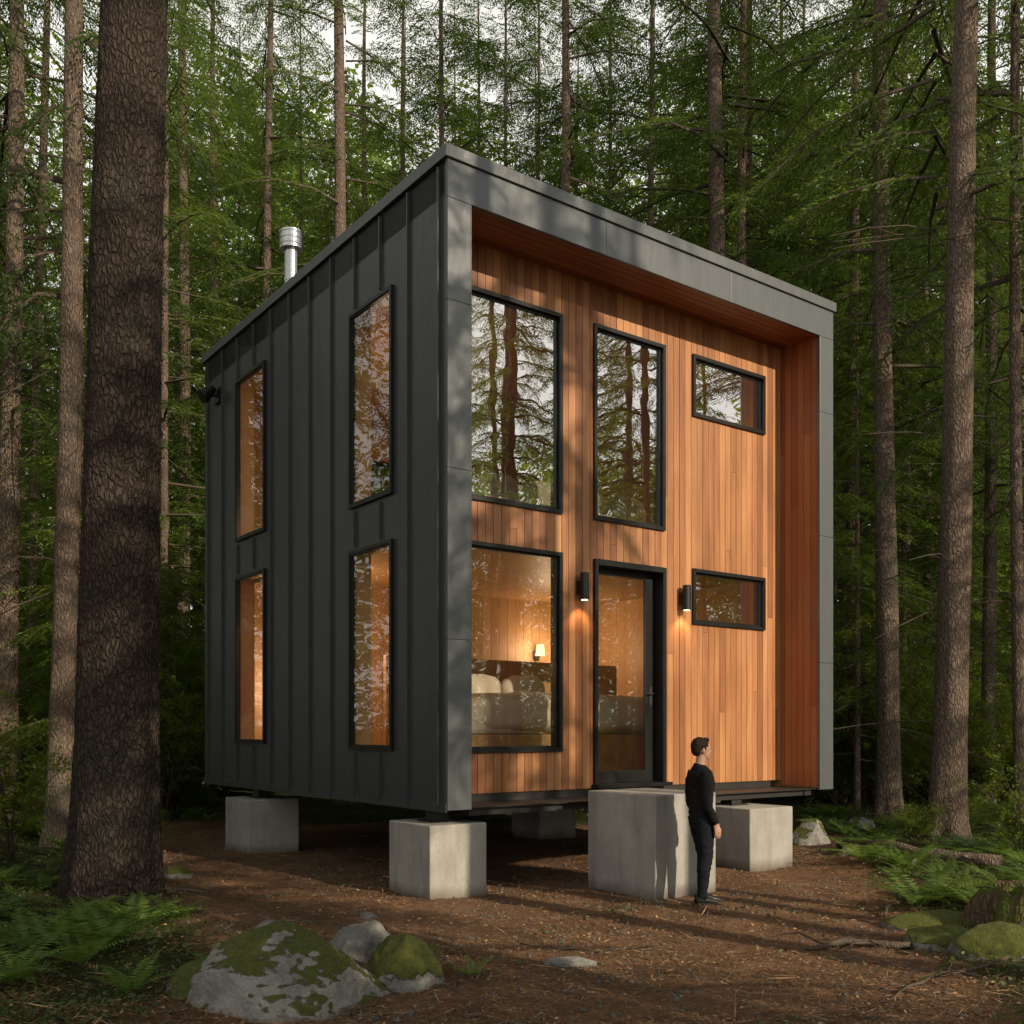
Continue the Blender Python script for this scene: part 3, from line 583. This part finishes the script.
def scatter(n,fn):
    o=[]
    while len(o)<n:
        p=fn()
        if p: o.append((p[0],p[1],gh(*p)))
    return np.array(o)
def fc():
    Y=random.uniform(5.8,26)**1; x=PX(random.uniform(-60,1084),Y); q=green(x,Y)+noise.noise(Vector((x*1.4,Y*1.4,0)))*.9
    return (x,Y) if random.random()<q-.25 else None
b=scatter(40000,fc); m=len(b); b[:,2]+=rng.uniform(0,.06,m); dd=unit(np.stack([rng.normal(0,1,m),rng.normal(0,1,m),rng.uniform(-.1,1.1,m)],1)); sd=unit(np.cross(dd,rng.normal(0,1,(m,3))))
V,Fq=diamonds(b,dd,sd,rng.uniform(.02,.07,m),rng.uniform(.008,.03,m)); tag(link('ground_cover',nmesh('ground_cover',V,Fq,[M['cover']])),'low green leaves and moss carpeting the forest floor','ground cover',kind='stuff')
def fl():
    Y=5.6+random.random()**1.5*16; x=PX(random.uniform(-40,1064),Y); return (x,Y) if noise.noise(Vector((x*1.1,Y*1.1,4)))>random.uniform(-.8,.4) else None
b=scatter(95000,fl); m=len(b); b[:,2]+=rng.uniform(.006,.026,m); dd=unit(np.stack([rng.normal(0,1,m),rng.normal(0,1,m),rng.normal(0,.16,m)],1)); sd=unit(np.cross(dd,np.array([0,0,1.])+rng.normal(0,.35,(m,3))))
q=rng.random(m); LLn=np.where(q<.08,rng.uniform(.025,.05,m),np.where(q<.12,rng.uniform(.1,.3,m),rng.uniform(.03,.09,m))); WWn=np.where(q<.08,rng.uniform(.015,.03,m),np.where(q<.12,rng.uniform(.006,.012,m),rng.uniform(.003,.006,m)))
V,Fq=diamonds(b,dd,sd,LLn,WWn); tag(link('leaf_litter',nmesh('leaf_litter',V,Fq,[M['litter']],tint=rng.random(m)**1.2)),'fallen needles twigs and dead leaves over the dirt','leaf litter',kind='stuff')
def fp():
    Y=5.8+random.random()**1.3*12; x=PX(random.uniform(120,980),Y); return (x,Y) if noise.noise(Vector((x*.8,Y*.8,9)))>random.uniform(-.5,.3) and green(x,Y)<.6 else None
b=scatter(9000,fp); oc=np.array([(1,0,0),(0,1,0),(-1,0,0),(0,-1,0),(0,0,.7),(0,0,-.7)],float); of=np.array([(0,1,4),(1,2,4),(2,3,4),(3,0,4),(1,0,5),(2,1,5),(3,2,5),(0,3,5)])
sz=(rng.random(len(b))**3.5*.026+.006); Vp=(b[:,None,:]+oc[None]*sz[:,None,None]*rng.uniform(.6,1.3,(len(b),6,1))).reshape(-1,3); Fp=(of[None]+np.arange(len(b))[:,None,None]*6).reshape(-1,3)
tag(link('gravel',nmesh('gravel',Vp,Fp,[M['pebble']],smooth=True)),'small pebbles scattered over the dirt clearing','gravel',kind='stuff')
# ---------------------------------------------------------------- rocks
def rock(x,y,rx,ry,rz,seed,mat,lab,zc=.0,sub=5,cut=1.,rough=1.):
    bm=bmesh.new(); bmesh.ops.create_icosphere(bm,subdivisions=sub,radius=1)
    rr_=random.Random(seed); pl=[(Vector((rr_.uniform(-1,1),rr_.uniform(-1,1),rr_.uniform(-.2,1))).normalized(),rr_.uniform(.68,.92)) for _ in range(12)]
    for v in bm.verts:
        p=v.co.copy()
        for n_,d_ in pl:
            e=p.dot(n_)-d_
            if e>0: p-=n_*e*cut
        p*=1+.07*rough*noise.noise(p*1.5+Vector((seed,0,0)))+.05*noise.noise(p*4+Vector((seed,0,0)))+.03*noise.noise(p*13)+.012*noise.noise(p*30)
        v.co=Vector((p.x*rx,p.y*ry,p.z*rz))
    me=bpy.data.meshes.new('boulder'); bm.to_mesh(me); bm.free(); me.materials.append(mat); me.shade_smooth()
    return tag(link('boulder',me,None,(x,y,gh(x,y)+zc),0),lab,'rock')
rock(PX(292,6.9),6.9,.70,.60,.54,5,M['rock'],'large grey boulder with green moss in the foreground',-.02,6,.9)
rock(PX(404,7.5),7.5,.36,.42,.38,8,M['mossrock'],'smaller moss covered boulder right of the large one',-.02,5,.9)
rock(PX(360,8.3),8.3,.32,.30,.34,12,M['rock2'],'grey angular rock behind the two mossy boulders',0)
rock(PX(206,7.2),7.2,.28,.34,.2,15,M['mossrock'],'low mossy rock left of the large boulder',0,5,.8)
rock(PX(268,9.0),9.0,.2,.2,.14,16,M['rock2'],'small grey stone lying behind the boulders near the ferns')
rock(PX(570,7.9),7.9,.22,.12,.055,17,M['rock2'],'flat dark stone lying alone in the dirt foreground',.01)
rock(PX(806,16.5),16.5,.42,.4,.45,18,M['rock'],'mossy rock beside the right front pier')
rock(PX(852,14.6),14.6,.22,.2,.16,19,M['rock'],'small rock at the edge of the ferns at right')
rock(PX(942,8.6),8.6,.34,.3,.18,20,M['mossrock'],'moss covered mound near the right edge in front',0,5,.6)
rock(PX(935,9.4),9.4,.5,.28,.14,21,M['mossrock'],'flat mossy mound behind the front mossy mound at right',0,5,.6)
rock(PX(1000,8.0),8.0,.40,.35,.24,22,M['mossrock'],'mossy mound at the right edge below the stump',0,5,.6)
rock(PX(372,10.2),9.9,.1,.1,.06,23,M['rock2'],'small stone in the dirt before the near pier')
for i,(px,Y,r) in enumerate([(176,12.6,.2),(250,17.5,.25),(860,17.8,.3),(905,13.6,.2)]): rock(PX(px,Y),Y,r,r,r*.7,30+i,M['rock'],['low rock right of the huge trunk','rock behind the back left pier','rock in the ferns right of the cabin','rock before the thick lit trunk'][i],0,4)
def stick(name,lab,cat,pts,n=8,mat='twig',side=0,seed=1):
    rr_=random.Random(seed); w=MB(); P=[]
    for i in range(len(pts)-1):
        a,b=pts[i],pts[i+1]
        for k in range(5):
            u=k/5; P.append(tuple(a[j]*(1-u)+b[j]*u for j in range(4)))
    P.append(pts[-1]); Q=[]
    for x,y,z,r in P: Q.append((x+noise.noise(Vector((x*3,y*3,seed)))*.05,y+noise.noise(Vector((y*3,x*3,seed+5)))*.05,gh(x,y)+z+noise.noise(Vector((x*4,y*4,seed)))*.02,r))
    w.tube(Q,n,wob=.08)
    for k in range(side):
        p=rr_.choice(Q[2:-1]); a=rr_.uniform(0,6.28); l=rr_.uniform(.15,.45); w.tube([p[:3]+(p[3]*.5,),(p[0]+math.cos(a)*l*.6,p[1]+math.sin(a)*l*.6,p[2]+rr_.uniform(-.01,.08),p[3]*.35),(p[0]+math.cos(a+.3)*l,p[1]+math.sin(a+.3)*l,p[2]+rr_.uniform(0,.1),.002)],5)
    o=w.build(name,M[mat],None,smooth=True); return tag(o,lab,cat)
def g_(px,py,z,r): Y=YG(py); return (PX(px,Y),Y,z,r)
stick('fallen_branch','pale dead branch lying in the dirt at the lower right','branch',[g_(805,952,.02,.022),g_(850,946,.03,.03),g_(905,950,.03,.035),g_(950,940,.04,.03)],8,'twig',6,2)
stick('fallen_branch','forked dead branch behind the pale one at the lower right','branch',[g_(882,920,.03,.012),g_(900,908,.05,.02),g_(960,902,.05,.03),g_(1030,898,.05,.04)],8,'twig',7,3)
stick('tree_root','thick mossy root reaching out from the stump','root',[g_(1040,925,.12,.1),g_(985,932,.06,.075),g_(945,925,.02,.045),g_(900,930,-.02,.03)],10,'mossbark',0,4)
stick('tree_root','thinner root curling forward from the stump','root',[g_(1030,940,.1,.08),g_(1000,958,.04,.05),g_(960,962,.01,.03),g_(930,975,-.02,.02)],10,'mossbark',0,14)
stick('fallen_branch','thin twig in the bottom right corner','branch',[g_(880,1005,.02,.008),g_(930,985,.03,.012),g_(1010,975,.04,.014)],6,'twig',5,5)
stick('fallen_branch','thin stick lying in the middle of the foreground dirt','branch',[g_(520,945,.01,.006),g_(600,955,.015,.008),g_(655,948,.01,.005)],6,'twig',2,6)
stick('fallen_branch','fallen stick left of the large boulder','branch',[g_(60,925,.06,.012),g_(130,905,.1,.018),g_(205,900,.05,.014)],6,'twig',5,7)
stick('fallen_log','old log lying in the ferns right of the cabin','log',[g_(840,852,.08,.07),g_(900,862,.1,.08),g_(1000,872,.1,.09)],12,'bark',4,8)
stick('fallen_log','moss covered log lying beside the stump at the right','log',[g_(900,895,.06,.07),g_(960,900,.08,.09),g_(1035,905,.1,.1)],12,'mossbark',0,9)
V,Fs=trunk_mesh(.24,3,(0,0),n=48,seg=14,flare=.8,seed=4.,rough=.2)
zt=.38; V=[(x,y,min(z,zt+.16*noise.noise(Vector((x*7,y*7,0))))) for x,y,z in V]
o=link('tree_stump',nmesh('tree_stump',V,Fs,[M['mossbark']],smooth=True),None,(PX(1022,9.0),9.0,gh(PX(1022,9.0),9.0))); tag(o,'broken mossy brown tree stump at the right edge','stump')
# ---------------------------------------------------------------- person
PR=thing('person','person in charcoal sweater and dark jeans standing in profile by the doorstep','person',(PX(701,10.62),10.62,gh(PX(701,10.62),10.62)+.005),R(14))
def remesh(mb,name,mat,par,vox=.006,sm_=4,fold=None):
    me=mb.mesh(name,mat); o=bpy.data.objects.new(name,me); COL.objects.link(o)
    r_=o.modifiers.new('r','REMESH'); r_.mode='VOXEL'; r_.voxel_size=vox; r_.use_smooth_shade=True
    s_=o.modifiers.new('s','SMOOTH'); s_.iterations=sm_; s_.factor=.5
    dg=bpy.context.evaluated_depsgraph_get(); m2=bpy.data.meshes.new_from_object(o.evaluated_get(dg)); m2.name=name
    if not m2.materials: m2.materials.append(mat)
    o.modifiers.clear(); o.data=m2; bpy.data.meshes.remove(me); m2.shade_smooth(); o.parent=par
    if fold:
        n=len(m2.vertices); co=np.empty(n*3,np.float32); no=np.empty(n*3,np.float32); m2.vertices.foreach_get('co',co); m2.vertex_normals.foreach_get('vector',no)
        k=np.array([fold(Vector(c)) for c in co.reshape(-1,3)],np.float32); m2.vertices.foreach_set('co',(co.reshape(-1,3)+no.reshape(-1,3)*k[:,None]).ravel()); m2.update()
    return o
armR=[(-.01,-.165,1.40,.056),(-.025,-.20,1.30,.055),(-.045,-.215,1.12,.046),(-.03,-.22,1.05,.043),(.045,-.215,.92,.034),(.075,-.21,.86,.029)]
armL=[(-.01,.165,1.40,.056),(-.02,.20,1.30,.055),(-.03,.215,1.12,.046),(-.01,.22,1.05,.043),(.05,.215,.92,.034),(.07,.21,.86,.029)]
legR=[(.0,-.085,.93,.10,.095),(.005,-.09,.80,.092,.085),(.015,-.095,.52,.066,.06),(-.012,-.098,.35,.062,.055),(-.03,-.10,.12,.045,.042),(-.03,-.10,.07,.042,.04)]
legL=[(.0,.085,.93,.10,.095),(.025,.09,.80,.092,.085),(.075,.095,.52,.066,.06),(.07,.098,.35,.062,.055),(.06,.10,.12,.045,.042),(.06,.10,.07,.042,.04)]
tor=[(.0,0,.88,.105,.15),(.0,0,1.0,.095,.14),(.005,0,1.15,.10,.145),(.01,0,1.28,.115,.16),(-.005,0,1.38,.10,.16),(-.015,0,1.44,.07,.10),(-.012,0,1.48,.055,.06)]
rf=(1,0,0)
b=MB(); b.tube(tor,24,ref=rf); b.tube([(-.015,0,1.42,.058,.056),(-.005,0,1.50,.052,.05),(.005,0,1.57,.052,.05)],20,ref=rf)
b.ell((.0,0,1.655),(.098,.077,.098),24); b.ell((.035,0,1.60),(.066,.058,.072),20); b.ell((.052,0,1.56),(.045,.038,.032),16)
b.ell((.104,0,1.622),(.016,.011,.022),12); b.ell((.096,0,1.638),(.011,.009,.026),12); b.ell((.094,0,1.585),(.010,.020,.007),10); b.ell((.092,0,1.572),(.011,.018,.008),10); b.ell((.09,0,1.663),(.014,.045,.010),12)
for s_ in (-1,1):
    b.ell((-.002,s_*.078,1.625),(.017,.009,.030),12); b.ell((.083,s_*.03,1.645),(.012,.015,.009),10)
for A,s_ in ((armR,-1),(armL,1)):
    b.tube([p[:3]+(p[3]*.85,) for p in A],16); wx,wy,wz=A[-1][:3]
    b.tube([(wx-.003,wy,wz+.03,.026,.020),(wx+.005,wy,wz-.02,.033,.017),(wx+.014,wy,wz-.065,.038,.015),(wx+.018,wy,wz-.09,.034,.013)],16,ref=rf)
    for k,(fx,ln) in enumerate(((.030,.068),(.010,.078),(-.010,.072),(-.028,.055))):
        px_,py_,pz_=wx+.016+fx,wy,wz-.085; b.tube([(px_,py_,pz_,.0092),(px_+.004,py_-s_*.006,pz_-ln*.45,.0088),(px_+.006,py_-s_*.022,pz_-ln*.8,.008),(px_+.006,py_-s_*.036,pz_-ln*.98,.0065)],8)
    b.tube([(wx+.03,wy-s_*.006,wz-.03,.012),(wx+.058,wy-s_*.02,wz-.06,.0105),(wx+.066,wy-s_*.03,wz-.088,.0085)],8)
for Lg in (legR,legL):
    b.tube([p[:3]+(p[3]*.85,p[4]*.85) for p in Lg],18,ref=rf); ax,ay=Lg[-1][:2]
    b.tube([(ax-.05,ay,.045,.03,.03),(ax+.03,ay,.05,.038,.036),(ax+.13,ay,.035,.038,.026),(ax+.18,ay,.03,.03,.02)],14)
remesh(b,'body',M['skin'],PR,.0055,3)
w=MB(); w.tube([(0,0,.85,.124,.165),(.004,0,.90,.128,.166),(-.002,0,.96,.120,.158),(.0,0,1.05,.118,.156),(.004,0,1.15,.118,.158),(.008,0,1.28,.13,.176),(-.006,0,1.37,.118,.18),(-.012,0,1.425,.09,.138),(-.014,0,1.465,.066,.074),(-.010,0,1.478,.060,.062)],28,ref=rf)
for A in (armR,armL): w.tube([p[:3]+(p[3]*1.12+.004,) for p in A],18)
remesh(w,'sweater',M['sweater'],PR,.008,5,lambda c:.008*noise.noise(Vector((c.x*9,c.y*9,c.z*20)))+.004*noise.noise(Vector((c.x*20,c.y*20,c.z*40))))
w=MB(); w.tube([(0,0,.80,.10,.14),(0,0,.86,.116,.162),(0,0,.95,.110,.152)],24,ref=rf)
for Lg in (legR,legL): w.tube([p[:3]+(p[3]*1.07+.003,p[4]*1.07+.003) for p in Lg[:-1]]+[(Lg[-1][0],Lg[-1][1],.06,.056,.05)],20,ref=rf)
remesh(w,'jeans',M['jeans'],PR,.008,4,lambda c:.006*noise.noise(Vector((c.x*12,c.y*12,c.z*26)))+.003*noise.noise(Vector((c.x*25,c.y*25,c.z*50))))
for Lg in (legR,legL):
    w=MB(); ax,ay=Lg[-1][:2]; w.tube([(ax-.075,ay,.045,.035,.04),(ax-.03,ay,.055,.045,.05),(ax+.05,ay,.05,.047,.045),(ax+.13,ay,.036,.048,.032),(ax+.195,ay,.03,.036,.024)],16,ref=(0,1,0)); w.tube([(ax-.005,ay,.03,.05,.042),(ax-.005,ay,.12,.048,.044)],16,ref=rf); w.box(ax-.085,ax+.2,ay-.042,ay+.042,.0,.022); remesh(w,'shoe',M['shoe'],PR,.006,3)
w=MB(); w.ell((-.014,0,1.675),(.100,.086,.092),24); w.ell((-.05,0,1.635),(.058,.074,.072),20); w.ell((.045,0,1.735),(.05,.055,.026),16)
for s_ in (-1,1): w.ell((.012,s_*.071,1.655),(.018,.014,.035),12)
remesh(w,'hair',M['hair'],PR,.006,2,lambda c:.006*noise.noise(c*60))
for s_ in (-1,1):
    w=MB(); w.ell((.088,s_*.03,1.645),(.010,.011,.006),10); w.build('eye',M['black'],PR,smooth=True)
# ---------------------------------------------------------------- camera, light, world
cam=bpy.data.cameras.new('camera'); co=bpy.data.objects.new('camera',cam); COL.objects.link(co); co.location=(0,0,CH); co.rotation_euler=(R(90),0,0)
cam.lens=F/1024*36; cam.sensor_width=36; cam.shift_y=(730-512)/1024; cam.clip_end=1000; S.camera=co
EL=R(24); az=math.atan2(.722,-.692)
Ld=Vector((math.sin(az)*math.cos(EL),math.cos(az)*math.cos(EL),math.sin(EL)))
sl=bpy.data.lights.new('sun','SUN'); sl.energy=5; sl.angle=R(.5); sl.color=(1,.84,.62); so=bpy.data.objects.new('sun',sl); COL.objects.link(so); so.rotation_euler=Ld.to_track_quat('Z','Y').to_euler()
wd=bpy.data.worlds.new('World'); S.world=wd; wd.use_nodes=True; nt=wd.node_tree; nt.nodes.clear()
sk=nt.nodes.new('ShaderNodeTexSky'); sk.sky_type='NISHITA'; sk.sun_disc=False; sk.sun_elevation=EL; sk.sun_rotation=az; sk.dust_density=3; sk.air_density=1.0
tc=nt.nodes.new('ShaderNodeTexCoord'); nz=nt.nodes.new('ShaderNodeTexNoise'); nz.inputs['Scale'].default_value=2.2; nz.inputs['Detail'].default_value=5; nt.links.new(tc.outputs['Generated'],nz.inputs['Vector'])
mr=nt.nodes.new('ShaderNodeMapRange'); mr.inputs[1].default_value=.35; mr.inputs[2].default_value=.6; mr.inputs[3].default_value=.7; mr.inputs[4].default_value=.97; nt.links.new(nz.outputs['Fac'],mr.inputs[0])
sx=nt.nodes.new('ShaderNodeSeparateXYZ'); nt.links.new(tc.outputs['Generated'],sx.inputs[0])
m2=nt.nodes.new('ShaderNodeMapRange'); m2.inputs[1].default_value=.5; m2.inputs[2].default_value=.95; m2.inputs[3].default_value=10.2; m2.inputs[4].default_value=2.6; nt.links.new(sx.outputs[2],m2.inputs[0])
cc=nt.nodes.new('ShaderNodeVectorMath'); cc.operation='SCALE'; cc.inputs[0].default_value=(1,.98,.91); nt.links.new(m2.outputs[0],cc.inputs['Scale'])
mx=nt.nodes.new('ShaderNodeMix'); mx.data_type='RGBA'; nt.links.new(cc.outputs[0],mx.inputs[7]); nt.links.new(mr.outputs[0],mx.inputs[0]); nt.links.new(sk.outputs[0],mx.inputs[6])
bg=nt.nodes.new('ShaderNodeBackground'); bg.inputs[1].default_value=.12; ou=nt.nodes.new('ShaderNodeOutputWorld'); nt.links.new(mx.outputs[2],bg.inputs[0]); nt.links.new(bg.outputs[0],ou.inputs[0])
S.view_settings.view_transform='Standard'; S.view_settings.look='None'; S.view_settings.exposure=0
